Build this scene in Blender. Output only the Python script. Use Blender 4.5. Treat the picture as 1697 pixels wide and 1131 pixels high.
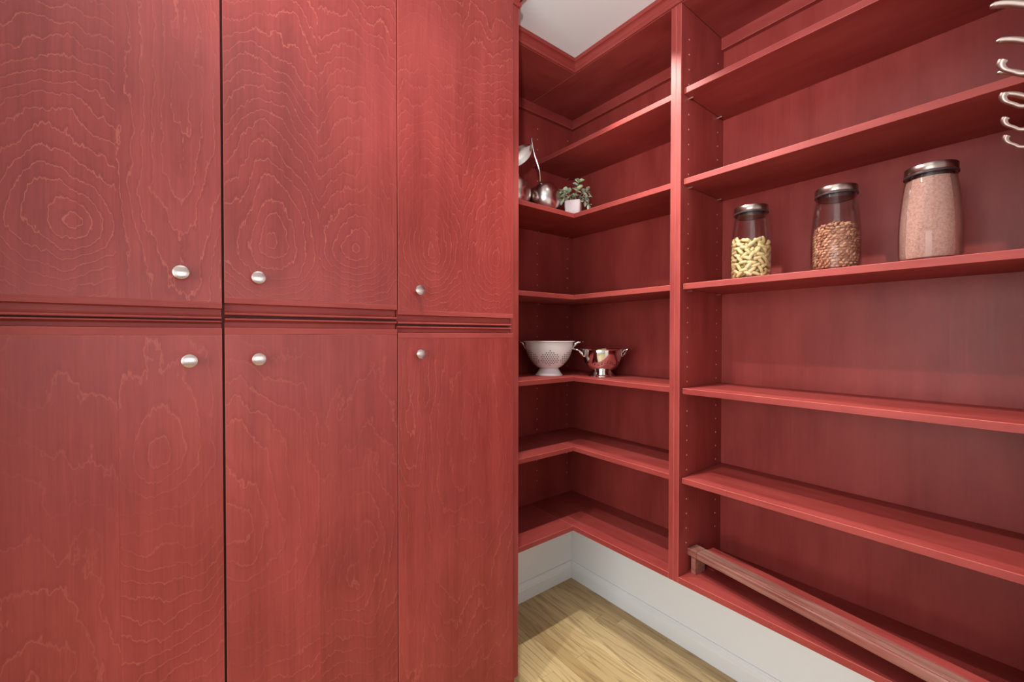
import bpy, bmesh, math, random
from mathutils import Vector, Matrix
random.seed(7)
scn = bpy.context.scene
for o in list(bpy.data.objects): bpy.data.objects.remove(o)
COL = scn.collection
PI = math.pi

# ------------------------------------------------------------------ camera
CX, CY, CZ = -1.6135, -1.5478, 1.2762
TH, PITCH, ROLL = 0.9066, -0.0126, 0.001
fw = Vector((math.cos(TH), math.sin(TH), 0)); rt = Vector((math.sin(TH), -math.cos(TH), 0)); up = Vector((0, 0, 1))
f2 = fw*math.cos(PITCH) + up*math.sin(PITCH); u2 = up*math.cos(PITCH) - fw*math.sin(PITCH)
r3 = rt*math.cos(ROLL) + u2*math.sin(ROLL); u3 = u2*math.cos(ROLL) - rt*math.sin(ROLL)
cam = bpy.data.cameras.new('camera'); cam_o = bpy.data.objects.new('camera', cam); COL.objects.link(cam_o)
M = Matrix.Identity(4)
for i, v in enumerate((r3, u3, -f2)):
    for k in range(3): M[k][i] = v[k]
M.translation = Vector((CX, CY, CZ))
cam_o.matrix_world = M
cam.sensor_fit = 'HORIZONTAL'; cam.sensor_width = 36; cam.lens = 693.7/1697*36
cam.clip_start = 0.01
scn.camera = cam_o

# ------------------------------------------------------------------ world, lights, exposure
world = bpy.data.worlds.new('world'); scn.world = world; world.use_nodes = True
bg = world.node_tree.nodes['Background']
bg.inputs['Color'].default_value = (0.86, 0.92, 1.0, 1); bg.inputs['Strength'].default_value = 0.6
vs = scn.view_settings
vs.view_transform = 'Standard'; vs.look = 'None'; vs.gamma = 1; vs.use_curve_mapping = False
vs.exposure = 0.0

def lamp(name, kind, loc, energy, rot=(0, 0, 0), color=(1, 1, 1), **kw):
    l = bpy.data.lights.new(name, kind); l.energy = energy; l.color = color
    for k, v in kw.items(): setattr(l, k, v)
    o = bpy.data.objects.new(name, l); COL.objects.link(o); o.location = loc; o.rotation_euler = rot
    return o
# a row of three small ceiling spots in the pantry, turned to the shelves (their shadow edges are measured from the photograph)
def aim(p, q):
    return (Vector(q)-Vector(p)).to_track_quat('-Z', 'Y').to_euler()
for bx_, w_, q_, sz in ((-1.33, 56, (-0.83, -1.28, 0.60), 88), (-0.90, 78, (-0.40, -1.28, 0.60), 88), (-0.47, 46, (-0.22, -0.76, 0.60), 92)):
    p = (bx_, -0.645, 2.385)
    lamp('ceiling_spot', 'SPOT', p, w_, rot=aim(p, q_), color=(1.0, 0.97, 0.93), shadow_soft_size=0.013, spot_size=math.radians(sz), spot_blend=0.8)
# unseen fill spot added beside the camera, bounced off the ceiling
p = (-1.75, -1.60, 1.75)
lamp('ceiling_bounce_fill', 'SPOT', p, 74, rot=aim(p, (-1.35, -1.20, 2.44)), color=(0.92, 0.98, 1.0), shadow_soft_size=0.04, spot_size=math.radians(120), spot_blend=0.6)
# unseen kitchen area lamps: side one added as fill, far one for door highlights
lamp('kitchen_side_fill', 'AREA', (-3.50, -1.75, 1.40), 56, rot=(0, -PI/2, 0), color=(0.95, 0.98, 0.97), shape='RECTANGLE', size=1.5, size_y=1.8)
lamp('kitchen_far_light', 'AREA', (-1.5, -4.90, 1.35), 36, rot=(PI/2, 0, 0), color=(0.86, 0.95, 1.0), shape='RECTANGLE', size=2.2, size_y=1.2)

# ------------------------------------------------------------------ node helper
class NT:
    def __init__(s, name):
        s.m = bpy.data.materials.new(name); s.m.use_nodes = True
        s.t = s.m.node_tree; s.n = s.t.nodes; s.l = s.t.links
        s.b = s.n['Principled BSDF']; s.out = s.n['Material Output']
    def node(s, ty, **kw):
        n = s.n.new(ty)
        for k, v in kw.items(): setattr(n, k, v)
        return n
    def put(s, sock, v):
        if hasattr(v, 'is_output'): s.l.new(v, sock)
        else: sock.default_value = v
    def math(s, op, a, b=None, c=None, clamp=False):
        n = s.node('ShaderNodeMath', operation=op, use_clamp=clamp)
        s.put(n.inputs[0], a)
        if b is not None: s.put(n.inputs[1], b)
        if c is not None: s.put(n.inputs[2], c)
        return n.outputs[0]
    def pos(s):
        return s.node('ShaderNodeNewGeometry').outputs['Position']
    def objco(s):
        return s.node('ShaderNodeTexCoord').outputs['Object']
    def sep(s, v):
        n = s.node('ShaderNodeSeparateXYZ'); s.l.new(v, n.inputs[0]); return n.outputs
    def comb(s, x, y, z):
        n = s.node('ShaderNodeCombineXYZ')
        for i, v in enumerate((x, y, z)): s.put(n.inputs[i], v)
        return n.outputs[0]
    def scale(s, v, sc, off=(0, 0, 0)):
        n = s.node('ShaderNodeMapping'); s.l.new(v, n.inputs[0])
        n.inputs['Scale'].default_value = sc; n.inputs['Location'].default_value = off
        return n.outputs[0]
    def noise(s, v, scale=5, detail=2, rough=0.5, dist=0.0):
        n = s.node('ShaderNodeTexNoise'); s.l.new(v, n.inputs['Vector'])
        n.inputs['Scale'].default_value = scale; n.inputs['Detail'].default_value = detail
        n.inputs['Roughness'].default_value = rough; n.inputs['Distortion'].default_value = dist
        return n.outputs['Fac']
    def ramp(s, f, stops):
        n = s.node('ShaderNodeValToRGB'); s.l.new(f, n.inputs[0])
        e = n.color_ramp.elements
        while len(e) < len(stops): e.new(0.5)
        for el, (p, c) in zip(e, stops):
            el.position = p; el.color = tuple(c) + (1,) if len(c) == 3 else c
        return n.outputs[0]
    def mix(s, f, a, b, mode='MIX'):
        n = s.node('ShaderNodeMix', data_type='RGBA', blend_type=mode)
        s.put(n.inputs[0], f)
        for k, v in ((6, a), (7, b)):
            if isinstance(v, tuple) and len(v) == 3: v = v + (1,)
            s.put(n.inputs[k], v)
        return n.outputs[2]
    def bump(s, h, strength=0.2, dist=0.001):
        n = s.node('ShaderNodeBump'); s.l.new(h, n.inputs['Height'])
        n.inputs['Strength'].default_value = strength; n.inputs['Distance'].default_value = dist
        s.l.new(n.outputs[0], s.b.inputs['Normal'])
    def set(s, **kw):
        for k, v in kw.items():
            k = k.replace('_', ' ')
            if isinstance(v, tuple) and len(v) == 3: v = v + (1,)
            s.put(s.b.inputs[k], v)
        return s.m

RED_D = (0.205, 0.0210, 0.0170)
RED_M = (0.285, 0.0410, 0.0345)
RED_L = (0.355, 0.0600, 0.0505)

def grain_scale(axis, a, b):
    return tuple(b if i == 'xyz'.index(axis) else a for i in range(3))

def red_wood(name, axis, lo=RED_D, mid=RED_M, hi=RED_L, rough=0.50, seed=0.0):
    t = NT(name); p = t.pos()
    blot = t.noise(t.scale(p, grain_scale(axis, 7, 2.6), (seed, seed*2, 0)), 1.0, 4, 0.6)
    fib = t.noise(t.scale(p, grain_scale(axis, 160, 5)), 1.0, 3, 0.6)
    fig = t.noise(t.scale(p, grain_scale(axis, 22, 2.2), (0, seed, seed)), 1.0, 3, 0.55, 0.6)
    v = t.math('ADD', t.math('MULTIPLY', blot, 0.62), t.math('ADD', t.math('MULTIPLY', fib, 0.16), t.math('MULTIPLY', fig, 0.24)))
    c = t.ramp(v, [(0.34, lo), (0.52, mid), (0.70, hi)])
    t.bump(fib, 0.12, 0.0006)
    return t.set(Base_Color=c, Roughness=t.math('ADD', rough, t.math('MULTIPLY', fib, 0.10)), Specular_IOR_Level=0.34)

def door_wood(name, seam, knots, seed, tone=(1.0, 0.93), rings=4.3, contrast=1.0):
    """rotary cut veneer: level lines of an elliptical field round a knot in each of the two leaves"""
    t = NT(name); p = t.pos(); x, y, z = t.sep(p)
    wob = t.noise(t.scale(p, (7, 7, 3.2), (seed, 0, seed)), 1.0, 2, 0.5)
    wob2 = t.noise(t.scale(p, (34, 34, 16), (seed, 0, seed)), 1.0, 3, 0.65)
    jag = t.noise(t.scale(p, (210, 210, 14), (seed, 3, seed)), 1.0, 3, 0.65)
    Fs = []
    for (kx, kz, a, bu, bd) in knots:
        dx = t.math('DIVIDE', t.math('SUBTRACT', x, kx), a)
        dz = t.math('SUBTRACT', z, kz)
        du = t.math('DIVIDE', t.math('MAXIMUM', dz, 0.0), bu); dd = t.math('DIVIDE', t.math('MINIMUM', dz, 0.0), bd)
        dz2 = t.math('ADD', du, dd)
        Fs.append(t.math('SQRT', t.math('ADD', t.math('MULTIPLY', dx, dx), t.math('MULTIPLY', dz2, dz2))))
    side = t.math('GREATER_THAN', x, seam)
    F = t.math('ADD', t.math('MULTIPLY', Fs[0], t.math('SUBTRACT', 1.0, side)), t.math('MULTIPLY', Fs[1], side))
    F = t.math('ADD', F, t.math('MULTIPLY', t.math('SUBTRACT', wob, 0.5), 1.5))
    F = t.math('ADD', F, t.math('MULTIPLY', t.math('SUBTRACT', wob2, 0.5), 0.36))
    F = t.math('ADD', F, t.math('MULTIPLY', t.math('SUBTRACT', jag, 0.5), 0.10))
    g = t.math('FRACT', t.math('MULTIPLY', F, rings))
    line = t.math('SUBTRACT', 1.0, t.math('DIVIDE', t.math('ABSOLUTE', t.math('SUBTRACT', g, 0.06)), 0.055), clamp=True)
    dark = t.math('MULTIPLY', t.math('SUBTRACT', 1.0, t.math('DIVIDE', t.math('ABSOLUTE', t.math('SUBTRACT', g, 0.20)), 0.16), clamp=True), 0.5)
    fade = t.noise(t.scale(p, (6, 6, 3), (seed+4, 1, 2)), 1.0, 2)
    fade = t.math('MULTIPLY_ADD', fade, 4.0, -1.5, clamp=True)
    fade = t.math('MULTIPLY_ADD', fade, 0.80, 0.20)
    line = t.math('MULTIPLY', line, fade); dark = t.math('MULTIPLY', dark, fade)
    blot = t.noise(t.scale(p, (4.0, 4.0, 2.2), (seed, seed, 0)), 1.0, 4, 0.6)
    fib = t.noise(t.scale(p, (230, 230, 9)), 1.0, 3, 0.65)
    streak = t.noise(t.scale(p, (26, 26, 0.9), (seed, 0, 0)), 1.0, 3, 0.6)
    v = t.math('ADD', t.math('MULTIPLY', blot, 0.50), t.math('ADD', t.math('MULTIPLY', fib, 0.26), t.math('MULTIPLY', streak, 0.26)))
    c = t.ramp(v, [(0.35, (0.185, 0.0195, 0.0165)), (0.52, (0.262, 0.0335, 0.0290)), (0.67, (0.335, 0.0490, 0.0415))])
    c = t.mix(t.math('MULTIPLY', line, 0.62*contrast), c, (0.50, 0.125, 0.090))
    c = t.mix(t.math('MULTIPLY', dark, 0.75*contrast), c, (0.17, 0.0180, 0.0150))
    tn = t.math('MULTIPLY_ADD', side, tone[1]-tone[0], tone[0])
    n = t.node('ShaderNodeVectorMath', operation='SCALE'); t.l.new(c, n.inputs[0]); t.l.new(tn, n.inputs['Scale'])
    seamline = t.math('LESS_THAN', t.math('ABSOLUTE', t.math('SUBTRACT', x, seam)), 0.0006)
    c2 = t.mix(t.math('MULTIPLY', seamline, 0.35), n.outputs[0], (0.20, 0.012, 0.010))
    h = t.math('ADD', t.math('MULTIPLY', fib, 0.55), t.math('SUBTRACT', t.math('MULTIPLY', line, 0.5), t.math('MULTIPLY', dark, 0.5)))
    t.bump(h, 0.22, 0.0008)
    return t.set(Base_Color=c2, Roughness=t.math('MULTIPLY_ADD', fib, 0.16, 0.32), Specular_IOR_Level=0.36)

RZ = red_wood('red_stained_wood_upright', 'z')
RZB = red_wood('red_stained_back_panel', 'z', (0.200, 0.0220, 0.0180), (0.265, 0.0360, 0.0300), (0.320, 0.0490, 0.0410), 0.38, 3.0)
RX = red_wood('red_stained_wood_crosswise', 'x', seed=1.0)
RY = red_wood('red_stained_wood_lengthwise', 'y', seed=2.0)
EDGE = red_wood('worn_red_arris', 'z', (0.32, 0.052, 0.042), (0.42, 0.085, 0.068), (0.52, 0.120, 0.095), 0.52, 5.0)
DARK = NT('dark_recess').set(Base_Color=(0.10, 0.013, 0.011), Roughness=0.7)

def paint(name, col, rough=0.55):
    t = NT(name); n = t.noise(t.pos(), 220, 2)
    t.bump(n, 0.05, 0.0006)
    c = t.mix(t.noise(t.pos(), 3.0, 3), col, tuple(k*0.96 for k in col))
    return t.set(Base_Color=c, Roughness=rough)
WHITE = paint('white_wall_paint', (0.84, 0.875, 0.90))
CEILP = paint('white_ceiling_paint', (0.80, 0.84, 0.86))
TRIM = paint('white_trim_gloss', (0.83, 0.86, 0.88), 0.3)

def oak():
    t = NT('honey_oak_plank'); p = t.objco()
    rnd = t.node('ShaderNodeObjectInfo').outputs['Random']
    off = t.math('MULTIPLY', rnd, 37.0)
    add = t.node('ShaderNodeVectorMath', operation='ADD'); t.l.new(p, add.inputs[0]); t.l.new(t.comb(off, off, off), add.inputs[1])
    q = add.outputs[0]
    f = t.noise(t.scale(q, (17, 1.15, 1)), 1.0, 2, 0.45, 0.2)
    j = t.noise(t.scale(q, (160, 14, 1)), 1.0, 2, 0.5)
    f = t.math('ADD', f, t.math('MULTIPLY', j, 0.018))
    g = t.math('FRACT', t.math('MULTIPLY', f, 9.0))
    line = t.math('SUBTRACT', 1.0, t.math('DIVIDE', t.math('ABSOLUTE', t.math('SUBTRACT', g, 0.5)), 0.20), clamp=True)
    pores = t.noise(t.scale(q, (420, 16, 1)), 1.0, 2, 0.6)
    line = t.math('MULTIPLY', line, t.math('MULTIPLY_ADD', pores, 2.2, -0.35, clamp=True))
    base = t.mix(rnd, (0.64, 0.47, 0.235), (0.41, 0.270, 0.115))
    base = t.mix(t.math('MULTIPLY', t.noise(t.scale(q, (9, 1.2, 1)), 1.0, 3), 0.35), base, (0.62, 0.47, 0.22))
    base = t.mix(t.math('MULTIPLY', t.math('MULTIPLY_ADD', pores, 3.0, -1.2, clamp=True), 0.25), base, (0.30, 0.18, 0.07))
    c = t.mix(t.math('MULTIPLY', line, 0.75), base, (0.24, 0.135, 0.052))
    t.bump(pores, 0.08, 0.0005)
    return t.set(Base_Color=c, Roughness=0.38)
OAK = oak()

def metal(name, col, rough, brush=None):
    t = NT(name)
    if brush:
        n = t.noise(t.scale(t.objco(), brush), 1.0, 2, 0.6)
        t.bump(n, 0.06, 0.0004)
        return t.set(Base_Color=col, Metallic=1.0, Roughness=t.math('MULTIPLY_ADD', n, 0.12, rough-0.05))
    n = t.noise(t.objco(), 40, 2)
    return t.set(Base_Color=col, Metallic=1.0, Roughness=t.math('MULTIPLY_ADD', n, 0.04, rough-0.02))
_t = NT('satin_nickel'); _g = _t.node('ShaderNodeTangent', direction_type='RADIAL', axis='Z')
_t.l.new(_g.outputs[0], _t.b.inputs['Tangent'])
NICKEL = _t.set(Base_Color=(0.54, 0.41, 0.385), Metallic=1.0, Roughness=0.27, Anisotropic=0.85)
STEEL = metal('polished_steel', (0.80, 0.78, 0.75), 0.10)
LIDM = metal('brushed_steel_lid', (0.37, 0.29, 0.255), 0.28)
SATIN = metal('satin_silver_metal', (0.66, 0.58, 0.55), 0.25)
HOOKM = metal('satin_nickel_hook', (0.40, 0.30, 0.265), 0.36)
PINM = metal('shelf_pin_metal', (0.80, 0.66, 0.58), 0.3)

def flat(name, col, rough=0.5, vary=None, sc=60):
    t = NT(name)
    c = t.mix(t.noise(t.objco(), sc, 3), col, vary) if vary else col
    return t.set(Base_Color=c, Roughness=rough)
ENAMEL = flat('white_enamel', (0.82, 0.77, 0.77), 0.22, (0.80, 0.75, 0.75), 8)
HOLE = flat('colander_hole_dark', (0.05, 0.02, 0.02), 0.7)
HOLES = flat('colander_hole_dark_steel', (0.10, 0.05, 0.045), 0.6)
RUBBER = flat('dark_gasket', (0.045, 0.022, 0.022), 0.35)
PEG = flat('peg_hole_sleeve', (0.62, 0.34, 0.28), 0.4)
PASTA = flat('dried_pasta', (0.80, 0.60, 0.30), 0.5, (0.66, 0.50, 0.23), 25)
_t = NT('brown_bean'); _r = _t.node('ShaderNodeNewGeometry').outputs['Random Per Island']
BEAN = _t.set(Base_Color=_t.ramp(_r, [(0.0, (0.23, 0.075, 0.045)), (0.5, (0.43, 0.165, 0.095)), (1.0, (0.62, 0.32, 0.20))]), Roughness=0.35)
POWDER_T = NT('pale_pink_grains')
_n = POWDER_T.noise(POWDER_T.objco(), 210, 4, 0.8)
POWDER_T.bump(_n, 1.0, 0.003)
POWDER = POWDER_T.set(Base_Color=POWDER_T.ramp(_n, [(0.36, (0.42, 0.20, 0.16)), (0.62, (0.62, 0.345, 0.285))]), Roughness=0.7)
POT = flat('pale_marbled_ceramic', (0.66, 0.56, 0.57), 0.45, (0.42, 0.34, 0.35), 22)
SOIL = flat('potting_moss', (0.10, 0.09, 0.05), 0.9, (0.05, 0.04, 0.03), 80)
def leafm(name, a, b):
    t = NT(name); n = t.noise(t.objco(), 60, 2)
    return t.set(Base_Color=t.mix(n, a, b), Roughness=0.5)
LEAVES = [leafm('grey_green_leaf', (0.30, 0.38, 0.27), (0.42, 0.48, 0.36)),
          leafm('light_green_leaf', (0.44, 0.56, 0.32), (0.58, 0.66, 0.42)),
          leafm('sage_leaf', (0.24, 0.30, 0.22), (0.46, 0.48, 0.40))]
STEM = flat('plant_stem', (0.30, 0.26, 0.16), 0.6)
def worn():
    t = NT('worn_reddish_wood'); p = t.objco()
    fib = t.noise(t.scale(p, (150, 5, 150)), 1.0, 3, 0.6)
    pt = t.noise(t.scale(p, (26, 3.0, 26)), 1.0, 4, 0.65)
    c = t.ramp(pt, [(0.32, (0.235, 0.052, 0.042)), (0.48, (0.265, 0.100, 0.078)), (0.64, (0.315, 0.155, 0.120))])
    c = t.mix(t.math('MULTIPLY_ADD', fib, 3.4, -1.6, clamp=True), c, (0.12, 0.035, 0.026))
    t.bump(fib, 0.25, 0.0008)
    return t.set(Base_Color=c, Roughness=0.5)
WORN = worn()
def glass():
    t = NT('clear_jar_glass')
    tr = t.node('ShaderNodeBsdfTransparent'); tr.inputs[0].default_value = (0.95, 0.955, 0.95, 1)
    gl = t.node('ShaderNodeBsdfGlossy'); gl.inputs['Roughness'].default_value = 0.03; gl.inputs[0].default_value = (1, 1, 1, 1)
    lw = t.node('ShaderNodeLayerWeight'); lw.inputs[0].default_value = 0.22
    mx = t.node('ShaderNodeMixShader')
    t.l.new(t.math('MULTIPLY', lw.outputs['Fresnel'], 0.52), mx.inputs[0]); t.l.new(tr.outputs[0], mx.inputs[1]); t.l.new(gl.outputs[0], mx.inputs[2])
    t.l.new(mx.outputs[0], t.out.inputs[0])
    return t.m
GLASS = glass()

# ------------------------------------------------------------------ mesh helpers
def box(bm, x0, x1, y0, y1, z0, z1, bev=0.0):
    vs_ = [bm.verts.new((x, y, z)) for x in (x0, x1) for y in (y0, y1) for z in (z0, z1)]
    fs = [(0, 1, 3, 2), (4, 6, 7, 5), (0, 4, 5, 1), (2, 3, 7, 6), (0, 2, 6, 4), (1, 5, 7, 3)]
    F = [bm.faces.new([vs_[i] for i in f]) for f in fs]
    if bev:
        es = list({e for f in F for e in f.edges})
        bmesh.ops.bevel(bm, geom=es, offset=bev, segments=2, profile=0.5, affect='EDGES', material=1)
    return bm

def extrude_profile(bm, prof, p0, p1, ax_a, ax_b, m0=0.0, m1=0.0):
    """closed profile of (a, b) pairs swept from p0 to p1; m0/m1 shift the ends along the run per unit a (mitres)"""
    p0, p1 = Vector(p0), Vector(p1); d = (p1-p0).normalized(); A, B = Vector(ax_a), Vector(ax_b)
    r0 = [bm.verts.new(p0 + A*a + B*b + d*(m0*a)) for a, b in prof]
    r1 = [bm.verts.new(p1 + A*a + B*b + d*(m1*a)) for a, b in prof]
    n = len(prof)
    for i in range(n):
        j = (i+1) % n
        bm.faces.new((r0[i], r0[j], r1[j], r1[i]))
    bm.faces.new(r0[::-1]); bm.faces.new(r1)
    return bm

def lathe(bm, prof, seg=40, origin=(0, 0, 0), axis='z', close=False):
    rings = []
    for r, h in prof:
        ring = []
        if r < 1e-6:
            ring = [bm.verts.new((0, 0, h))]
        else:
            for k in range(seg):
                a = 2*PI*k/seg
                ring.append(bm.verts.new((r*math.cos(a), r*math.sin(a), h)))
        rings.append(ring)
    pairs = list(zip(rings, rings[1:]))
    if close: pairs.append((rings[-1], rings[0]))
    for A, B in pairs:
        if len(A) == 1 and len(B) == 1: continue
        for k in range(seg):
            j = (k+1) % seg
            if len(A) == 1: bm.faces.new((A[0], B[k], B[j]))
            elif len(B) == 1: bm.faces.new((A[k], A[j], B[0]))
            else: bm.faces.new((A[k], A[j], B[j], B[k]))
    vsn = [v for r in rings for v in r]
    if axis == 'y-':   # lathe axis points to -y
        for v in vsn: v.co = Vector((v.co.x, -v.co.z, v.co.y))
    for v in vsn: v.co += Vector(origin)
    return vsn

def tube(bm, pts, rads, seg=10, flatten=None, cap=True):
    pts = [Vector(p) for p in pts]
    if not hasattr(rads, '__len__'): rads = [rads]*len(pts)
    rings = []; prev = None
    for i, p in enumerate(pts):
        d = (pts[min(i+1, len(pts)-1)] - pts[max(i-1, 0)]).normalized()
        if prev is None:
            ref = Vector((0, 0, 1)) if abs(d.z) < 0.9 else Vector((1, 0, 0))
            n = d.cross(ref).normalized()
        else:
            n = (prev - d*prev.dot(d)).normalized()
        b = d.cross(n); prev = n
        ring = []
        for k in range(seg):
            a = 2*PI*k/seg
            ring.append(bm.verts.new(p + (n*math.cos(a) + b*math.sin(a)*(flatten or 1.0))*rads[i]))
        rings.append(ring)
    for A, B in zip(rings, rings[1:]):
        for k in range(seg):
            j = (k+1) % seg
            bm.faces.new((A[k], A[j], B[j], B[k]))
    if cap:
        bm.faces.new(rings[0][::-1]); bm.faces.new(rings[-1])
    return bm

def smooth_curve(pts, n=6):
    P = [Vector(p) for p in pts]; out = []
    for i in range(len(P)-1):
        p0 = P[max(i-1, 0)]; p1 = P[i]; p2 = P[i+1]; p3 = P[min(i+2, len(P)-1)]
        for k in range(n):
            t = k/n
            out.append(0.5*((2*p1) + (p2-p0)*t + (2*p0-5*p1+4*p2-p3)*t*t + (3*p1-p0-3*p2+p3)*t**3))
    out.append(P[-1]); return out

def wloc(o):
    v = Vector(o.location)
    while o.parent: o = o.parent; v = v + Vector(o.location)
    return v

def obj(name, bm, mat, parent=None, smooth=False, label=None, kind=None, stuff=False, sharp=35, base=True):
    """link bm (world coordinates) as one object whose origin sits at the bottom centre of its box"""
    bmesh.ops.recalc_face_normals(bm, faces=bm.faces)
    lo = Vector([min(v.co[i] for v in bm.verts) for i in range(3)]); hi = Vector([max(v.co[i] for v in bm.verts) for i in range(3)])
    c = Vector(((lo.x+hi.x)/2, (lo.y+hi.y)/2, lo.z))
    for v in bm.verts: v.co -= c
    if smooth:
        for f in bm.faces: f.smooth = True
        for e in bm.edges:
            if len(e.link_faces) == 2 and e.calc_face_angle(0) > math.radians(sharp): e.smooth = False
    me = bpy.data.meshes.new(name); bm.to_mesh(me); bm.free()
    mats = mat if isinstance(mat, (list, tuple)) else [mat]
    for m in mats: me.materials.append(m)
    o = bpy.data.objects.new(name, me); COL.objects.link(o)
    if parent:
        o.parent = parent; o.location = c - wloc(parent)
    else: o.location = c
    if label: o['label'] = label
    if kind: o['kind'] = kind
    if stuff: o['kind'] = 'stuff'
    return o

def thing(name, label, cat, loc, group=None):
    o = bpy.data.objects.new(name, None); COL.objects.link(o); o.location = loc
    o.empty_display_size = 0.05
    o['label'] = label; o['category'] = cat
    if group: o['group'] = group
    return o
def tag(o, label, cat, group=None):
    o['label'] = label; o['category'] = cat
    if group: o['group'] = group
    return o
def bxo(name, mat, parent, x0, x1, y0, y1, z0, z1, bev=0.0012, **kw):
    return obj(name, box(bmesh.new(), x0, x1, y0, y1, z0, z1, bev), [mat, EDGE], parent, **kw)   # worn arrises
def struct(name, mat, *b):
    return obj(name, box(bmesh.new(), *b), mat, kind='structure')

# ------------------------------------------------------------------ measured levels
CEIL = 2.44
SOF = 2.390                       # underside of the shelf units' top panels
T = 0.019                         # shelf thickness
YP1, YPM, YP2 = -0.7485, -0.7670, -0.7855   # partition: corner unit's panel and wall unit's panel
DF = 0.300                        # depth of the uprights and the bottom shelves
DS = 0.2845                       # depth of the upper shelves
YW = -1.585                       # wall with the doorway and the hooks
XL = -1.99                        # left wall
CABF = -0.431; DOORF = -0.450; CABR = -0.7115

# ------------------------------------------------------------------ the room
struct('wall_right', WHITE, 0.0, 0.1, -1.70, 0.1, 0.0, CEIL)
struct('wall_back', WHITE, -3.6, 0.0, 0.0, 0.1, 0.0, CEIL)
struct('wall_left', WHITE, XL-0.1, XL, -0.62, 0.0, 0.0, CEIL)       # stub beside the cabinet
struct('wall_front', WHITE, -1.02, 0.6, -1.70, YW, 0.0, CEIL)       # short wall with the coat hooks
struct('ceiling', CEILP, -3.6, 0.6, -5.0, 0.1, CEIL, CEIL+0.1)
floor = struct('floor', NT('subfloor').set(Base_Color=(0.16, 0.09, 0.04), Roughness=0.8), -3.6, 0.6, -5.0, 0.1, -0.1, -0.012)
# kitchen the pantry nook opens into
struct('wall_kitchen_right', WHITE, 0.6, 0.7, -5.0, -1.60, 0.0, CEIL)
struct('wall_kitchen_left', WHITE, -3.7, -3.6, -5.0, 0.1, 0.0, CEIL)
struct('wall_kitchen_far', WHITE, -3.6, 0.6, -5.1, -5.0, 0.0, CEIL)

# oak planks running along the right wall
PW = 0.0572
rng = random.Random(3)
col_i = 0; x = -0.002
while x > XL + 0.02:
    x0 = max(x-PW, XL+0.001); y = -0.003 ; first = True
    while y > -1.84:
        L = rng.uniform(0.45, 1.05)
        if first: L = rng.uniform(0.2, 0.9); first = False
        y0 = max(y-L, -1.85)
        if y-y0 > 0.02:
            dz = rng.uniform(-0.0003, 0.0003)
            obj('plank', box(bmesh.new(), x0+0.0004, x-0.0004, y0+0.0004, y-0.0004, -0.012, dz, 0.0007), OAK, floor)
        y = y0
    x -= PW
bm = box(bmesh.new(), -3.59, 0.59, -4.99, -1.852, -0.012, 0.0); box(bm, -3.59, XL-0.101, -1.8518, -0.002, -0.012, 0.0); box(bm, XL-0.1008, XL+0.0005, -1.8518, -0.621, -0.012, 0.0)
obj('kitchen_boards', bm, OAK, floor)

# baseboards (stepped moulding)
BP = [(0, 0), (0.0150, 0), (0.0150, 0.055), (0.0135, 0.062), (0.0135, 0.066), (0.0095, 0.074), (0.0065, 0.078), (0.0050, 0.084), (0, 0.084)]
obj('baseboard_right', extrude_profile(bmesh.new(), BP, (0, YW, 0), (0, 0, 0), (-1, 0, 0), (0, 0, 1), 0, -1), TRIM, kind='structure')
obj('baseboard_back', extrude_profile(bmesh.new(), BP, (CABR, 0, 0), (0, 0, 0), (0, -1, 0), (0, 0, 1), 0, -1), TRIM, kind='structure')

# ------------------------------------------------------------------ tall cabinet
cab = thing('pantry_cabinet', 'tall dark red stained cabinet wall with six flat doors and round metal knobs', 'cabinet', (-1.35, -0.215, 0))
bm = bmesh.new()
box(bm, XL+0.002, CABR-0.020, CABF+0.001, -0.003, 0.097, SOF)
box(bm, XL+0.002, CABR-0.020, CABF+0.070, -0.003, 0.001, 0.097)
obj('body', bm, DARK, cab)
bxo('side_panel', RZ, cab, CABR-0.019, CABR, CABF+0.02, -0.003, 0.001, SOF, label='red stained right end panel')
bxo('end_stile', RZ, cab, -0.7475, CABR+0.0005, CABF-0.0002, CABF+0.019, 0.097, SOF, 0.0010)
CR = [(0, 0), (0.0045, 0), (0.0070, 0.003), (0.0075, 0.008), (0.0060, 0.0125), (0.0025, 0.0145), (0.0022, 0.020), (0.0040, 0.026), (0.0085, 0.031), (0.0135, 0.0335), (0.0185, 0.0345), (0.0190, 0.0495), (0, 0.0495)]
bm = bmesh.new()
extrude_profile(bm, CR, (XL+0.003, CABF, SOF), (CABR, CABF, SOF), (0, -1, 0), (0, 0, 1), 0, 1)
extrude_profile(bm, CR, (CABR, CABF, SOF), (CABR, -0.32, SOF), (1, 0, 0), (0, 0, 1), -1, 0)
obj('crown_moulding', bm, RX, cab)
DX = [(-1.9400, -1.5492), (-1.5446, -1.1537), (-1.1513, -0.7500)]
MU = [door_wood('door_veneer_upper_left', -1.7142, [(-1.768, 1.485, 0.085, 0.125, 0.085), (-1.62, 1.80, 0.085, 0.55, 0.75)], 1.3, (1.0, 0.98)),
      door_wood('door_veneer_upper_middle', -1.3531, [(-1.457, 1.49, 0.075, 0.15, 0.075), (-1.262, 1.50, 0.075, 0.16, 0.075)], 5.1, (1.0, 0.93)),
      door_wood('door_veneer_upper_right', -0.948, [(-1.045, 1.51, 0.070, 0.15, 0.08), (-0.82, 1.52, 0.07, 0.16, 0.09)], 9.7, (1.0, 1.0))]
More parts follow.
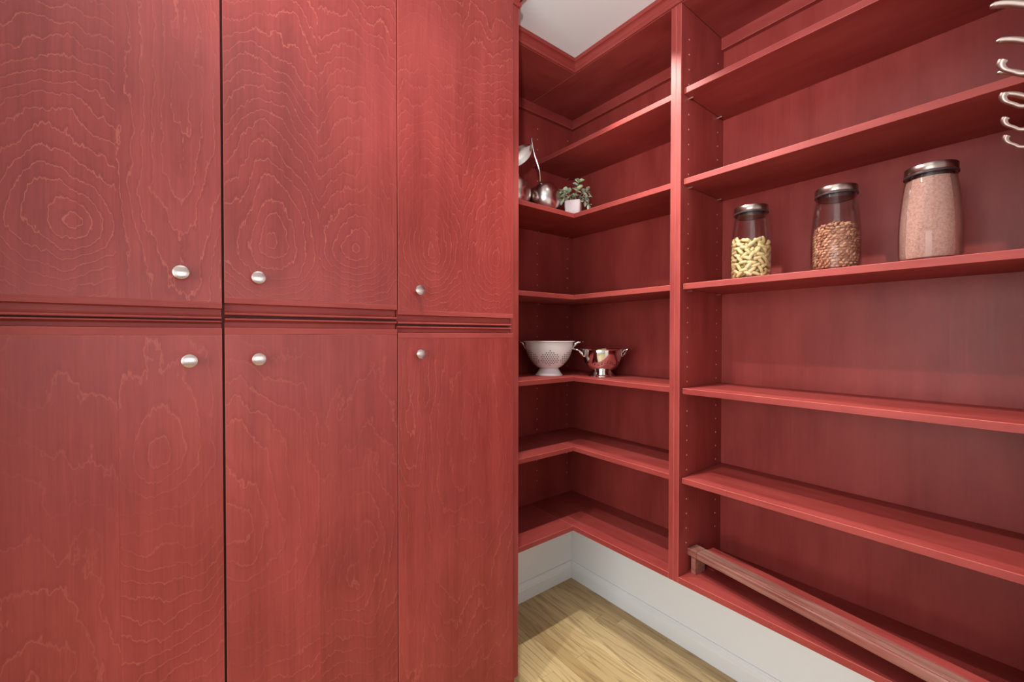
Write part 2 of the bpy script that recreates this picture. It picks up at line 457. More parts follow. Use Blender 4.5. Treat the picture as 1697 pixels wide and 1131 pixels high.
ML = [door_wood('door_veneer_lower_left', -1.7142, [(-1.83, 0.66, 0.13, 0.30, 0.12), (-1.655, 1.04, 0.075, 0.22, 0.11)], 2.2, (1.0, 1.04), 3.3, 0.6),
      door_wood('door_veneer_lower_middle', -1.3531, [(-1.52, 0.86, 0.12, 0.22, 0.14), (-1.26, 0.62, 0.11, 0.40, 0.12)], 6.4, (1.0, 0.90), 3.5, 0.65),
      door_wood('door_veneer_lower_right', -1.0697, [(-1.11, 1.20, 0.05, 0.13, 0.50), (-0.93, 1.02, 0.10, 0.40, 0.30)], 3.8, (1.0, 0.95), 3.6, 0.65)]
# z levels of the moulded gap between upper and lower doors: (upper door flat edge, upper bead end, lower bead start, lower door flat edge)
LV = [(1.3469, 1.3346, 1.3114, 1.3079, 1.2918, 1.2771), (1.3475+0.0115, 1.3467, 1.3208, 1.3140, 1.2931, 1.2788), (1.3477, 1.3345, 1.3090, 1.3020, 1.2838, 1.2690)]
KN = {(0, 1): (-1.6180, 1.4035), (1, 1): (-1.4830, 1.4045), (2, 1): (-1.0945, 1.4030), (0, 0): (-1.6055, 1.2240), (1, 0): (-1.4830, 1.2233), (2, 0): (-1.0920, 1.2250)}
KPROF = [(0, 0), (0.0075, 0), (0.0070, 0.004), (0.0062, 0.010), (0.0075, 0.014), (0.0125, 0.0175), (0.0138, 0.0192), (0.0142, 0.0210), (0.0136, 0.0224), (0.0110, 0.0233), (0.0075, 0.0239), (0.0035, 0.0243), (0, 0.0244)]
def cove(z_face, z_end, s):
    """finger-pull moulding along a door edge; s=+1 below an upper door, -1 above a lower door. (depth from the door face, z)"""
    h = z_face - z_end
    pr = [(0.019, 0.0), (0.0015, 0.0), (0.0120, 0.03), (0.0145, 0.10), (0.0145, 0.55), (0.0125, 0.68), (0.0070, 0.76), (0.0025, 0.80), (0.0016, 0.88), (0.0020, 0.95), (0.0034, 1.0), (0.019, 1.0)]
    return [(-a, z_face - h*b) for a, b in pr]
for i, (x0, x1) in enumerate(DX):
    e_u, f_u, b_u, b_l, f_l, e_l = LV[i]
    for up_ in (1, 0):
        zz = (e_u, SOF-0.004) if up_ else (0.100, e_l)
        d = bxo('door', (MU if up_ else ML)[i], cab, x0, x1, DOORF, CABF-0.0006, zz[0], zz[1], 0.0008,
                label=('upper ' if up_ else 'lower ')+('left', 'middle', 'right')[i]+' door')
        s0, s1 = (f_u, e_u-0.0002) if up_ else (e_l+0.0002, f_l)
        bxo('edge_strip', RX, d, x0, x1, DOORF-0.0004, CABF-0.0006, s0, s1, 0.0006)
        pr = cove(f_u, b_u, 1) if up_ else cove(f_l, b_l, -1)
        xe = x1 - (0.004 if i == 2 else 0)
        obj('cove_moulding', extrude_profile(bmesh.new(), pr, (x0+0.0006, DOORF, 0), (xe-0.0006, DOORF, 0), (0, -1, 0), (0, 0, 1)), RX, d)
        kx, kz = KN[(i, up_)]
        bm = bmesh.new(); lathe(bm, KPROF, 32, (kx, DOORF-0.0002, kz), 'y-')
        obj('knob', bm, NICKEL, d, smooth=True, label='round satin metal knob')

# ------------------------------------------------------------------ corner shelf unit
S_Z = [2.1086, 1.8050, 1.4525, 1.0985, 0.7935]        # shelf tops shared by both units
BOT = 0.4574
cor = thing('corner_shelf_unit', 'L-shaped red stained corner shelves standing between the tall cabinet and the jar shelves', 'shelf unit', (-0.15, -0.37, BOT-0.021))
XE = CABR + 0.002
bxo('back_panel', RZB, cor, -0.0040, -0.0003, YP1, -0.0045, BOT-0.020, SOF)
bxo('back_panel', RZB, cor, XE, -0.0003, -0.0042, -0.0003, BOT-0.020, SOF)
bxo('side_panel', RZ, cor, -DF, -0.0003, YPM+0.0001, YP1, BOT-0.021, SOF, 0.0012)
zb = BOT
bxo('bottom_shelf', RY, cor, -DF, -0.0043, YP1+0.0003, -0.0043, zb-0.021, zb)
bxo('bottom_shelf', RX, cor, XE, -DF-0.0003, -DF, -0.0043, zb-0.021, zb)
z = S_Z[0]
bxo('shelf', RY, cor, -DS, -0.0045, YP1+0.0015, -0.006, z-T, z)
for z in S_Z[1:]:
    bxo('shelf', RY, cor, -DS, -0.0045, YP1+0.0015, -0.0045, z-T, z)
    bxo('shelf', RX, cor, XE, -DS-0.0004, -DS, -0.0045, z-T, z)
bxo('top_panel', RY, cor, -DF+0.002, -0.0043, YP1+0.0003, -0.0043, SOF, SOF+T)
bxo('top_panel', RX, cor, XE, -DF+0.0017, -DF+0.002, -0.0043, SOF, SOF+T)
bxo('ledger', RY, cor, -0.0235, -0.0043, YP1+0.0003, -0.0043, 2.346, SOF-0.0003)
bxo('ledger', RX, cor, XE, -0.0238, -0.0235, -0.0043, 2.346, SOF-0.0003)
obj('crown_moulding', extrude_profile(bmesh.new(), CR, (-DF, YPM, SOF), (-DF, -DF, SOF), (-1, 0, 0), (0, 0, 1), 0, -1), RY, cor)
obj('crown_moulding', extrude_profile(bmesh.new(), CR, (XE+0.02, -DF, SOF), (-DF, -DF, SOF), (0, -1, 0), (0, 0, 1), 0, -1), RX, cor)

def peg_discs(pts, nrm):
    bm = bmesh.new(); n = Vector(nrm); a = n.orthogonal().normalized(); b = n.cross(a)
    for p in pts:
        p = Vector(p)
        r1 = [bm.verts.new(p + (a*math.cos(k*PI/4)+b*math.sin(k*PI/4))*0.0024 + n*0.0005) for k in range(8)]
        r0 = [bm.verts.new(p + (a*math.cos(k*PI/4)+b*math.sin(k*PI/4))*0.0029) for k in range(8)]
        ri = [bm.verts.new(p + (a*math.cos(k*PI/4)+b*math.sin(k*PI/4))*0.0012 + n*0.0002) for k in range(8)]
        for k in range(8):
            j = (k+1) % 8
            bm.faces.new((r0[k], r0[j], r1[j], r1[k])); bm.faces.new((r1[k], r1[j], ri[j], ri[k]))
        bm.faces.new(ri)
    return bm
def clear(z, zs): return all(not (s-T-0.012 < z < s+0.006) for s in zs)
pegz = [0.56+0.0508*k for k in range(35)]
pegz = [z for z in pegz if clear(z, S_Z) and z < 2.32]
obj('peg_hole', peg_discs([(x, -0.0042, z) for x in (-0.2475, -0.0385) for z in pegz], (0, -1, 0)), PEG, cor, stuff=True)
def pins(parent, y, sgn, zs):
    for z in zs:
        for x in (-0.250, -0.0465):
            bm = bmesh.new(); tube(bm, [(x, y, z-T-0.0032), (x, y+sgn*0.016, z-T-0.0032)], 0.0027, 8)
            obj('shelf_pin', bm, PINM, parent, smooth=True)
pins(cor, -0.0045, -1, S_Z)

# ------------------------------------------------------------------ wall shelf unit
wal = thing('wall_shelf_unit', 'wide red stained shelf unit along the right wall, holding three lidded glass jars', 'shelf unit', (-0.15, -1.17, BOT-0.021))
YE = YW + 0.003
bxo('back_panel', RZB, wal, -0.0040, -0.0003, YE, YP2-0.0003, BOT-0.020, SOF)
bxo('side_panel', RZ, wal, -DF, -0.0003, YP2, YPM-0.0001, BOT-0.021, SOF, 0.0012)
bxo('side_panel', RZ, wal, -DF, -0.0003, YE, YE+T, BOT-0.021, SOF, 0.0012)
bxo('bottom_shelf', RY, wal, -DF, -0.0043, YE+T+0.0003, YP2-0.0003, BOT-0.021, BOT)
for z in S_Z:
    bxo('shelf', RY, wal, -DS-0.001, -0.0045, YE+T+0.001, YP2-0.0030, z-T, z)
bxo('top_panel', RY, wal, -DF+0.002, -0.0043, YE+T+0.0003, YP2-0.0003, SOF, SOF+T)
bxo('ledger', RY, wal, -0.0235, -0.0043, YE+T+0.0003, YP2-0.0003, 2.346, SOF-0.0003)
obj('crown_moulding', extrude_profile(bmesh.new(), CR, (-DF, YE, SOF), (-DF, YPM-0.0002, SOF), (-1, 0, 0), (0, 0, 1), 0, 0), RY, wal)
obj('peg_hole', peg_discs([(x, YP2, z) for x in (-0.250, -0.0465) for z in pegz], (0, -1, 0)), PEG, wal, stuff=True)
pins(wal, YP2, -1, S_Z)

# ------------------------------------------------------------------ jars
JX, JZ = -0.195, S_Z[2]
JH = 0.211
def jar(y, label):
    t = thing('glass_jar', label, 'jar', (JX, y, JZ), 'lidded glass jars on the shelf')
    out = [(0.0, 0.0002), (0.050, 0.0002), (0.0550, 0.004), (0.0570, 0.020), (0.0575, 0.070), (0.0565, 0.105), (0.0535, 0.145), (0.0490, 0.185), (0.0462, 0.203), (0.0455, 0.2085)]
    inn = [(0.0432, 0.2085), (0.0440, 0.203), (0.0468, 0.185), (0.0513, 0.145), (0.0543, 0.105), (0.0552, 0.070), (0.0548, 0.020), (0.0525, 0.009), (0.048, 0.0065), (0.0, 0.0065)]
    bm = bmesh.new(); lathe(bm, out+inn, 56, (JX, y, JZ)); obj('glass_body', bm, GLASS, t, smooth=True)
    bm = bmesh.new(); lathe(bm, [(0.0400, 0.200), (0.0400, 0.2095), (0.0474, 0.2088), (0.0487, 0.2080), (0.0490, 0.2105), (0.0487, 0.2128), (0.0475, 0.2135), (0.0400, 0.2135)], 56, (JX, y, JZ), close=False)
    obj('gasket', bm, RUBBER, t, smooth=True, label='dark rubber seal ring')
    bm = bmesh.new(); lathe(bm, [(0, 0.2000), (0.034, 0.2000), (0.0395, 0.2030), (0.0395, 0.2137), (0.0470, 0.2137), (0.0478, 0.2150), (0.0478, 0.2290), (0.0470, 0.2302), (0.0, 0.2308)], 56, (JX, y, JZ))
    obj('lid', bm, LIDM, t, smooth=True, label='brushed steel lid')
    return t
JY = [-0.9655, -1.1855, -1.3715]
jar(JY[0], 'lidded glass jar half full of yellow pasta, nearest the shelf partition')
jar(JY[1], 'lidded glass jar of brown beans, middle one of the three jars')
jar(JY[2], 'lidded glass jar filled to the lid with pale pink grains')
def jar_r(h):   # inner radius of the jar at height h
    P = [(0.0525, 0.009), (0.0548, 0.020), (0.0552, 0.070), (0.0543, 0.105), (0.0513, 0.145), (0.0468, 0.185), (0.0440, 0.203)]
    for (r0, h0), (r1, h1) in zip(P, P[1:]):
        if h <= h1: return r0 + (r1-r0)*max(0, (h-h0))/(h1-h0)
    return 0.044
# pasta: every piece an object of its own, copies of one mesh
def pasta_mesh():
    bm = bmesh.new(); pts = []; rads = []
    for k in range(7):
        s = k/6-0.5
        pts.append((s*0.0235, 0, 0.0028*(1-4*s*s))); rads.append(0.0050 if 0 < k < 6 else 0.0043)
    tube(bm, pts, rads, 8)
    for v in bm.verts: v.co.y *= 1.08
    for f in bm.faces: f.smooth = True
    me = bpy.data.meshes.new('pasta_piece'); bm.to_mesh(me); bm.free(); me.materials.append(PASTA); return me
pm = pasta_mesh(); rng = random.Random(11); first = None
def put_pasta(p, q):
    global first
    if first is None:
        first = bpy.data.objects.new('pasta_piece', pm); o = first
    else: o = first.copy()
    COL.objects.link(o); o.location = p; o.rotation_mode = 'QUATERNION'; o.rotation_quaternion = q
    tag(o, 'short tubular piece of yellow pasta heaped inside the glass jar nearest the partition', 'pasta', 'pasta pieces in the first jar')
from mathutils import Quaternion
h = 0.016; row = 0
while h < 0.128:
    for ring_, n in ((0, 13), (1, 7), (2, 3)):
        for k in range(n):
            a = 2*PI*(k + 0.5*(row % 2) + rng.uniform(-0.12, 0.12))/n
            top = 0.118 + 0.016*math.sin(a*1.0+0.6) + 0.008*math.sin(3*a)
            if h > top and ring_ == 0: continue
            r = jar_r(h) - (0.0072 + 0.0135*ring_ + 0.010*(ring_ > 1))
            tilt = rng.choice((-1, 1))*rng.uniform(0.1, 1.1)
            q = Quaternion((0, 0, 1), a+PI/2) @ Quaternion((0, 1, 0), tilt) @ Quaternion((1, 0, 0), rng.uniform(1.2, 1.9))
            put_pasta((JX+r*math.cos(a), JY[0]+r*math.sin(a), JZ+h+rng.uniform(-0.002, 0.002)), q)
    h += 0.0118; row += 1
# beans: too many to count, one object of real bean shapes round a filled core
def bean(bm, p, d, n, L=0.0058, R=0.0039):
    d = d.normalized(); n = (n-d*n.dot(d)).normalized(); b = d.cross(n)
    rings = []
    for s, r in ((-1, 0.0), (-0.72, 0.66), (0, 1.0), (0.72, 0.66), (1, 0.0)):
        c = p + d*(s*L) + n*(-0.0012*(1-s*s))
        if r == 0: rings.append([bm.verts.new(c)]); continue
        rings.append([bm.verts.new(c + (n*math.cos(k*PI/3)*0.85 + b*math.sin(k*PI/3))*R*r) for k in range(6)])
    for A, B in zip(rings, rings[1:]):
        for k in range(6):
            j = (k+1) % 6
            if len(A) == 1: bm.faces.new((A[0], B[k], B[j]))
            elif len(B) == 1: bm.faces.new((A[k], A[j], B[0]))
            else: bm.faces.new((A[k], A[j], B[j], B[k]))
bm = bmesh.new(); h = 0.011; row = 0
while h < 0.129:
    n = 25; r = jar_r(h)-0.0046
    for k in range(n):
        a = 2*PI*(k+0.5*(row % 2)+rng.uniform(-0.2, 0.2))/n
        if h > 0.120+0.006*math.sin(2*a+1): continue
        rad = Vector((math.cos(a), math.sin(a), 0)); tan = Vector((-math.sin(a), math.cos(a), 0))
        t_ = rng.gauss(0.35, 0.45)
        bean(bm, Vector((JX, JY[1], JZ+h+rng.uniform(-0.001, 0.001)))+rad*(r+rng.uniform(-0.0012, 0.0004)), tan*math.cos(t_)+Vector((0, 0, 1))*math.sin(t_), rad)
    h += 0.0074; row += 1
for k in range(150):
    a = rng.uniform(0, 2*PI); r = 0.046*math.sqrt(rng.random())
    bean(bm, Vector((JX+r*math.cos(a), JY[1]+r*math.sin(a), JZ+0.123+0.006*math.sin(2*a+1)+rng.uniform(-0.003, 0.003))), Vector((rng.gauss(0, 1), rng.gauss(0, 1), 0.2)), Vector((0, 0, 1)))
core = lathe(bm, [(0, 0.011), (0.042, 0.011), (0.0455, 0.03), (0.0455, 0.10), (0.042, 0.116), (0, 0.118)], 24, (JX, JY[1], JZ))
bn = obj('dried_beans', bm, BEAN, smooth=True, stuff=True, sharp=80)
tag(bn, 'heap of small brown beans inside the middle glass jar', 'beans')
bm = bmesh.new()
lathe(bm, [(0, 0.0072), (0.046, 0.0074), (0.0518, 0.0100), (0.0541, 0.020), (0.0545, 0.070), (0.0536, 0.105), (0.0506, 0.145), (0.0461, 0.185), (0.0435, 0.1995), (0.0395, 0.1995), (0, 0.1990)], 64, (JX, JY[2], JZ))
pk = obj('fine_grains', bm, POWDER, smooth=True, stuff=True)
tag(pk, 'pale pink fine grains filling the right glass jar to its lid', 'grains')

# ------------------------------------------------------------------ colanders
SH = S_Z[3]
def colander(name, label, cx, cy, rim, height, foot, mat, hole, clusters, rot, hscale, shape=1.0):
    t = thing(name, label, 'colander', (cx, cy, SH))
    k = rim; H = height; fz = 0.026*H/0.13
    N = 14; RB = k-0.006; t0 = math.asin(foot*0.62/RB)
    bowl = []
    for i in range(N+1):
        tt = t0 + (PI/2-t0)*i/N
        bowl.append((RB*math.sin(tt)**shape*(math.sin(t0)**(1-shape) if i == 0 else 1), fz + (H-fz)*(math.cos(t0)-math.cos(tt))/math.cos(t0)))
    outer = [(0, fz)] + [(r, z) for r, z in bowl if r > 0.01] + [(k-0.004, H-0.004), (k+0.002, H-0.002), (k+0.003, H), (k, H+0.0015), (k-0.006, H)]
    inner = [(r-0.003, z+0.003) for r, z in bowl[::-1] if z < H-0.006]
    bm = bmesh.new(); lathe(bm, outer+inner+[(0, fz+0.003)], 64, (cx, cy, SH)); obj('bowl', bm, mat, t, smooth=True)
    bm = bmesh.new(); lathe(bm, [(foot*0.68, fz+0.003), (foot*0.72, fz-0.004), (foot*0.84, fz*0.45), (foot*0.95, 0.004), (foot, 0.0028), (foot+0.001, 0.0008), (foot, 0.0002), (foot*0.94, 0.0002), (foot*0.80, fz*0.42), (foot*0.66, fz)], 56, (cx, cy, SH))
    obj('foot', bm, mat, t, smooth=True)
    # perforations
    def at(s):
        i = min(int(s*N), N-1); f_ = s*N-i
        r = bowl[i][0]*(1-f_)+bowl[i+1][0]*f_; z = bowl[i][1]*(1-f_)+bowl[i+1][1]*f_
        dr = bowl[i+1][0]-bowl[i][0]; dz = bowl[i+1][1]-bowl[i][1]; l = math.hypot(dr, dz)
        return r, z, dz/l, -dr/l
    bm = bmesh.new()
    for (ca, cs, pts) in clusters:
        for (da, ds) in pts:
            s = cs+ds
            if not 0.12 < s < 0.97: continue
            r, z, nr, nz = at(s); a = ca+da/r
            n = Vector((math.cos(a)*nr, math.sin(a)*nr, nz)); p = Vector((cx+r*math.cos(a), cy+r*math.sin(a), SH+z))
            u = n.orthogonal().normalized(); v = n.cross(u)
            ring = [bm.verts.new(p + (u*math.cos(q*PI/4)+v*math.sin(q*PI/4))*0.0021*hscale + n*0.0010) for q in range(8)]
            cen = bm.verts.new(p + n*0.0011)
            for q in range(8): bm.faces.new((ring[q], ring[(q+1) % 8], cen))
    obj('perforation', bm, hole, t, stuff=True)
    # two bent wire handles
    for sg in (0, PI):
        a = rot+sg; d = Vector((math.cos(a), math.sin(a), 0)); w = Vector((-math.sin(a), math.cos(a), 0))
        c = Vector((cx, cy, SH)); hw = 0.030*k/0.11; L = 0.030*k/0.11+0.008
        zz = H-0.012
        pts = [c+d*(k-0.012)+w*hw*0.9+Vector((0, 0, zz-0.022)), c+d*(k-0.001)+w*hw+Vector((0, 0, zz-0.008)), c+d*(k+0.008)+w*hw+Vector((0, 0, zz+0.004)), c+d*(k+L*0.75)+w*hw*0.85+Vector((0, 0, zz+0.010)), c+d*(k+L)+w*hw*0.35+Vector((0, 0, zz+0.012)),
               c+d*(k+L)-w*hw*0.35+Vector((0, 0, zz+0.012)), c+d*(k+L*0.75)-w*hw*0.85+Vector((0, 0, zz+0.010)), c+d*(k+0.008)-w*hw+Vector((0, 0, zz+0.004)), c+d*(k-0.001)-w*hw+Vector((0, 0, zz-0.008)), c+d*(k-0.012)-w*hw*0.9+Vector((0, 0, zz-0.022))]
        bm = bmesh.new(); tube(bm, smooth_curve(pts, 5), 0.0029, 8)
        obj('handle', bm, STEEL, t, smooth=True, label='bent wire handle' )
    return t
hexp = [(i*0.0105+(j % 2)*0.00525, j*0.062) for j in range(-4, 5) for i in range(-4, 5) if math.hypot(i*0.0105+(j % 2)*0.00525, j*0.0094) < 0.038]
view_w = math.atan2(CY+0.154, CX+0.311); view_s = math.atan2(CY+0.34, CX+0.162)
side_w = view_w + PI/2
colander('enamel_colander', 'white enamel footed colander with clusters of holes on the corner shelf', -0.309, -0.154, 0.115, 0.153, 0.062, ENAMEL, HOLE,
         [(view_w+0.05+k*PI/3.1, 0.50, hexp) for k in range(-2, 4)], side_w, 1.3, 0.92)
tri = [(i*0.0115, -0.05*abs(j)+0.05*(j+2)) for j in range(-1, 3) for i in range(-3+abs(j), 4-abs(j))]
colander('steel_colander', 'small shiny steel footed colander right of the white colander', -0.158, -0.336, 0.094, 0.120, 0.058, STEEL, HOLES,
         [(view_s+0.3+k*PI/3.0, 0.42, [(x_, 0.16-abs(x_)*3.4-y_*0.7) for (x_, y_) in tri]) for k in range(6)], view_s+PI/2+0.18, 1.1, 0.80)

# ------------------------------------------------------------------ silver cherry ornaments
S2 = S_Z[1]
APPLE = [(0, 0.108), (0.006, 0.109), (0.014, 0.116), (0.024, 0.124), (0.036, 0.1255), (0.048, 0.120), (0.058, 0.106), (0.0650, 0.086), (0.0662, 0.068), (0.0635, 0.048), (0.056, 0.030), (0.045, 0.016), (0.033, 0.0075), (0.022, 0.0060), (0.010, 0.011), (0, 0.0125)]
def cherry(loc, lean, label, stem, leaf=None):
    t = thing('cherry_ornament', label, 'ornament', (loc[0], loc[1], S2), 'silver cherry ornaments')
    bm = bmesh.new(); vv = lathe(bm, APPLE, 40)
    R = Matrix.Rotation(lean[0], 4, Vector(lean[1]).normalized())
    for v in vv: v.co = R @ (v.co*1.12 - Vector((0, 0, 0.074))) + Vector((0, 0, 0.074))
    zmin = min(v.co.z for v in vv)
    for v in vv: v.co += Vector((loc[0], loc[1], S2-zmin+0.0003))
    obj('fruit', bm, SATIN, t, smooth=True, sharp=70)
    top = Vector((loc[0], loc[1], S2-zmin)) + R @ Vector((0, 0, 0.1215-0.074)) + Vector((0, 0, 0.074))
    bm = bmesh.new(); pts = smooth_curve([top]+stem, 7)
    tube(bm, pts, [0.0050-0.0012*math.sin(PI*min(1, i/len(pts)*1.1)) for i in range(len(pts))], 10)
    obj('stem', bm, SATIN, t, smooth=True, label='long curved metal stem')
    if leaf:
        a, b, wv = Vector(leaf[0]), Vector(leaf[1]), Vector(leaf[2])
        bm = bmesh.new(); rows = []
        d = b-a; nrm = d.cross(wv).normalized()
        for i in range(11):
            s = i/10; w = (math.sin(PI*s**0.8)**0.9)*0.034 + 0.0008
            cen = a + d*s + nrm*(0.010*math.sin(PI*s))
            rows.append([cen + wv.normalized()*w*q + nrm*(abs(q)*-0.006) for q in (-1, -0.5, 0, 0.5, 1)])
        for off in (0.0, 0.0016):
            g = [[bm.verts.new(p + nrm*off) for p in r] for r in rows]
            for i in range(10):
                for q in range(4): bm.faces.new((g[i][q], g[i][q+1], g[i+1][q+1], g[i+1][q]))
        lf = obj('leaf', bm, SATIN, t, smooth=True, label='flat metal leaf with raised midrib')
        bm = bmesh.new(); tube(bm, [r[2]+nrm*(-0.0012) for r in rows], [0.0022]*10+[0.0008], 8)
        obj('midrib', bm, SATIN, lf, smooth=True)
    return t
cherry((-0.344, -0.160), (-0.50, (0.52, 1.0, 0)), 'silver cherry ornament with long curved stem and leaf beside the potted plant',
       [(-0.392, -0.182, 1.985), (-0.4226, -0.182, 2.055), (-0.433, -0.178, 2.105), (-0.4333, -0.176, 2.124)],
       ((-0.434, -0.176, 2.098), (-0.5245, -0.106, 1.985), (0.47, -0.37, -0.60)))
cherry((-0.500, -0.135), (0.30, (0.3, 1.0, 0)), 'second silver cherry ornament, mostly hidden behind the cabinet edge',
       [(-0.475, -0.135, 1.975), (-0.500, -0.130, 2.02), (-0.535, -0.128, 2.055)])

# ------------------------------------------------------------------ potted plant
px, py = -0.2420, -0.2390
plant = thing('potted_plant', 'small grey-green leafy plant in a pale square ceramic pot at the shelf corner', 'plant', (px, py, S2))
ang = math.atan2(CY-py, CX-px) + math.radians(-9)
def rsq(r, z, n=6):
    out = []
    c = r*0.72
    for q in range(4):
        for k in range(n):
            a = PI/4*0 + q*PI/2 + (k/(n-1))*PI/2
            cx_ = c*(1 if q in (0, 3) else -1); cy_ = c*(1 if q in (0, 1) else -1)
            out.append(Vector((cx_+(r-c)*math.cos(a), cy_+(r-c)*math.sin(a), z)))
    return out
def loft(bm, rings):
    R = [[bm.verts.new(p) for p in r] for r in rings]; n = len(R[0])
    for A, B in zip(R, R[1:]):
        for k in range(n): bm.faces.new((A[k], A[(k+1) % n], B[(k+1) % n], B[k]))
    bm.faces.new(R[0][::-1]); bm.faces.new(R[-1])
bm = bmesh.new()
loft(bm, [rsq(0.0285, 0.0003), rsq(0.0300, 0.002), rsq(0.0335, 0.022), rsq(0.0350, 0.045), rsq(0.0348, 0.066), rsq(0.0343, 0.068), rsq(0.0318, 0.068), rsq(0.0312, 0.060)])
Rz = Matrix.Rotation(ang, 4, 'Z')
for v in bm.verts: v.co = Rz @ v.co + Vector((px, py, S2))
obj('pot', bm, POT, plant, smooth=True, sharp=50)
bm = bmesh.new(); loft(bm, [rsq(0.0308, 0.054), rsq(0.0306, 0.061), rsq(0.0150, 0.064)])
for v in bm.verts: v.co = Rz @ v.co + Vector((px, py, S2))
obj('soil', bm, SOIL, plant)
def leaf_mesh(L, W, curl, mat):
    bm = bmesh.new(); rows = []
    for i in range(6):
        s = i/5; w = W*(math.sin(PI*min(1, s*0.93+0.04))**0.8)
        if i == 5: w = W*0.06
        x_ = L*s; z_ = -curl*L*s*s
        rows.append([bm.verts.new((x_, -w, z_+w*0.28)), bm.verts.new((x_, 0, z_)), bm.verts.new((x_, w, z_+w*0.28))])
    for A, B in zip(rows, rows[1:]):
        for q in range(2): bm.faces.new((A[q], A[q+1], B[q+1], B[q]))
    g = bmesh.ops.extrude_face_region(bm, geom=list(bm.faces))
    for v in g['geom']:
        if isinstance(v, bmesh.types.BMVert): v.co.z += 0.0007
    bmesh.ops.recalc_face_normals(bm, faces=bm.faces)
    for f in bm.faces: f.smooth = True
    me = bpy.data.meshes.new('leaf'); bm.to_mesh(me); bm.free(); me.materials.append(mat); return me
LM = [leaf_mesh(0.030, 0.0105, 0.25, LEAVES[0]), leaf_mesh(0.027, 0.0115, 0.15, LEAVES[1]), leaf_mesh(0.033, 0.0085, 0.5, LEAVES[2])]
rng = random.Random(5)
toc = Vector((CX-px, CY-py, 0)).normalized(); lat = Vector((toc.y, -toc.x, 0)) * -1   # lat: to the right in the picture
pb = Vector((px, py, S2+0.062))
def sprig(tip, nodes, size, kinds, start=0.35):
    b = pb + lat*(tip[0]*0.25) + toc*(tip[2]*0.25)
    T_ = pb + lat*tip[0] + Vector((0, 0, tip[1])) + toc*tip[2]
    mid = b.lerp(T_, 0.5) + Vector((0, 0, 0.015))
    pts = smooth_curve([b, mid, T_], 5)
    bm = bmesh.new(); tube(bm, pts, 0.0013, 6); obj('stem', bm, STEM, plant, smooth=True)
    for i in range(nodes):
        s = start + (1-start)*(i/(nodes-1)); k = min(int(s*(len(pts)-1)), len(pts)-2)
        P = pts[k].lerp(pts[k+1], s*(len(pts)-1)-k); d = (pts[k+1]-pts[k]).normalized()
        n_l = 3 if i == nodes-1 else 2
        ph = i*1.57 + rng.uniform(-0.4, 0.4)
        side = d.orthogonal().normalized(); sd2 = d.cross(side)
        for j in range(n_l):
            a = ph + j*2*PI/n_l
            out = (side*math.cos(a)+sd2*math.sin(a))*0.85 + d*(0.75 if i == nodes-1 else 0.30) + toc*0.25
            o = bpy.data.objects.new('leaf', LM[rng.choice(kinds)]); COL.objects.link(o); o.parent = plant
            o.location = P - Vector(plant.location)
            o.rotation_mode = 'QUATERNION'; o.rotation_quaternion = out.to_track_quat('X', 'Z') @ Quaternion((1, 0, 0), rng.uniform(-0.6, 0.6))
            sc = size*rng.uniform(0.8, 1.15); o.scale = (sc, sc, sc)
sprig((0.022, 0.092, 0.0), 3, 0.95, (0, 1), 0.45)
sprig((-0.048, 0.048, 0.012), 3, 0.95, (1, 0))
sprig((-0.030, 0.042, 0.03), 3, 0.85, (0, 2))
sprig((0.018, 0.045, 0.035), 3, 1.0, (1, 1, 0))
sprig((0.056, 0.050, 0.0), 3, 0.95, (2, 0))
sprig((0.062, 0.020, 0.015), 3, 0.85, (2, 0))
sprig((0.066, -0.012, 0.012), 3, 0.80, (0, 2))
sprig((-0.050, 0.014, 0.02), 3, 0.80, (1, 0))
sprig((0.000, 0.040, -0.02), 3, 0.9, (0, 2))

# ------------------------------------------------------------------ loose wooden rail on the bottom shelf
ra = math.radians(8.7)
rdir = Vector((-math.sin(ra), -math.cos(ra), 0)); rout = Vector((math.cos(ra), -math.sin(ra), 0))   # along the rail to the camera; towards the back panel
rail = thing('wooden_rail', 'worn reddish wooden rail on a short leg lying along the bottom shelf', 'rail', (-0.2440, -0.8154, BOT))
def rbox(bm, s0, s1, t0, t1, z0, z1, bev=0.0015):
    n0 = len(bm.verts); box(bm, s0, s1, t0, t1, z0, z1, bev)
RM = Matrix.Identity(4)
for k in range(3): RM[k][0] = rout[k]; RM[k][1] = -rdir[k]
RM.translation = Vector((-0.2440, -0.8154, BOT))
def rpart(name, mat, t0, t1, s0, s1, z0, z1, bev=0.0015, parent=None, label=None):
    """t: across (0 = front face), s: along from the leg's near edge towards the far end; object axes follow the rail"""
    bm = bmesh.new(); box(bm, t0, t1, s0, s1, z0, z1, bev)
    c = Vector(((t0+t1)/2, (s0+s1)/2, z0))
    for v in bm.verts: v.co -= c
    bmesh.ops.recalc_face_normals(bm, faces=bm.faces)
    me = bpy.data.meshes.new(name); bm.to_mesh(me); bm.free(); me.materials.append(mat)
    o = bpy.data.objects.new(name, me); COL.objects.link(o); o.parent = rail
    o.rotation_euler = (0, 0, -ra); o.location = (RM @ c) - Vector(rail.location)
    if label: o['label'] = label
    return o
rpart('leg', WORN, 0.000, 0.052, -0.0005, 0.0165, 0.0004, 0.058)
rpart('leg', WORN, 0.000, 0.052, -0.700, -0.682, 0.0004, 0.058)
rpart('bar', WORN, -0.003, 0.046, -0.722, -0.006, 0.0585, 0.083, 0.003)
rpart('end_block', WORN, -0.003, 0.046, -0.0055, 0.030, 0.0585, 0.083, 0.002, label='pale end block with open grain')
rpart('rear_strip', RY, 0.0465, 0.080, -0.715, -0.012, 0.0600, 0.082, 0.002, label='red stained strip along the back')
rpart('lamination', WORN, 0.003, 0.020, -0.712, -0.235, 0.0832, 0.0852, 0.0006)

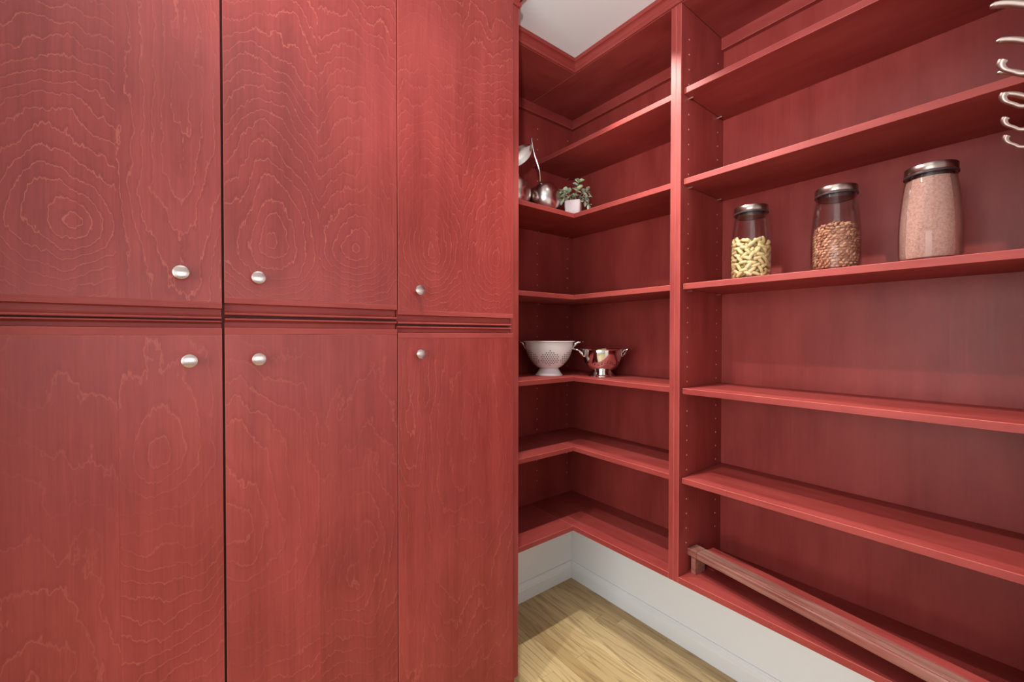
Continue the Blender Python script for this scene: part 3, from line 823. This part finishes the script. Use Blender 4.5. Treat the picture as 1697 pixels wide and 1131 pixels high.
# ------------------------------------------------------------------ coat hooks on the doorway wall
NZ = [0.0608, 0.0540, 0.0523, 0.0482]; UZ = [0.5172, 0.4590, 0.4096, 0.3742]
LY = [0.0469, 0.0446, 0.0430, 0.0415]; LZ = [0.4274, 0.3753, 0.3376, 0.3093]
X1 = 0.76
labs = ['double metal coat hook, nearest and highest in the picture', 'second nearest double metal coat hook of the row', 'third nearest double metal coat hook of the row', 'farthest double metal coat hook of the row']
for i in range(4):
    d = X1*0.5172/UZ[i]
    hx = CX + d
    ut = Vector((hx, CY+NZ[i]*d, CZ+UZ[i]*d)); lt = Vector((hx, CY+LY[i]*d, CZ+LZ[i]*d))
    zc = (ut.z+lt.z)/2 - 0.012
    t = thing('coat_hook', labs[i], 'hook', (hx, YW, zc-0.03), 'coat hooks on the doorway wall')
    bm = bmesh.new()
    for v in lathe(bm, [(0, 0), (0.013, 0), (0.013, 0.003), (0.010, 0.0055), (0, 0.0065)], 24): v.co = Vector((v.co.x, v.co.z, v.co.y*1.9))
    for v in bm.verts: v.co += Vector((hx, YW+0.0003, zc))
    obj('back_plate', bm, HOOKM, t, smooth=True)
    hub = Vector((hx, YW+0.006, zc))
    bm = bmesh.new()
    uy, uz = ut.y, ut.z
    pts = smooth_curve([hub, (hx, YW+0.016, zc+0.003), (hx, YW+0.030, zc+0.014), (hx, uy-0.030, uz-0.0165), (hx, uy-0.016, uz-0.0060), (hx, uy-0.006, uz-0.0008), tuple(ut)], 6)
    n = len(pts); rr = [0.0034+0.0008*math.sin(PI*k/(n-1)) for k in range(n)]; rr[-1] = 0.0010; rr[-2] = 0.0020; rr[-3] = 0.0027; rr[-4] = 0.0031
    tube(bm, pts, rr, 12, flatten=1.0); obj('upper_prong', bm, HOOKM, t, smooth=True)
    bm = bmesh.new()
    ly, lz = lt.y, lt.z
    pts = smooth_curve([hub, (hx, YW+0.014, zc-0.006), (hx, YW+0.026, lz-0.0290), (hx, ly-0.018, lz-0.0245), (hx, ly-0.008, lz-0.0175), (hx, ly-0.001, lz-0.0105), (hx, ly+0.001, lz-0.004), (hx, ly-0.0005, lz)], 6)
    n = len(pts); rr = [0.0024]*n
    for k in range(n):
        q_ = k/(n-1); rr[k] = 0.0030 - 0.0008*q_ + 0.0026*max(0, (q_-0.66)/0.34)
    rr[-1] = 0.0034
    tube(bm, pts, rr, 12); obj('lower_prong', bm, HOOKM, t, smooth=True)
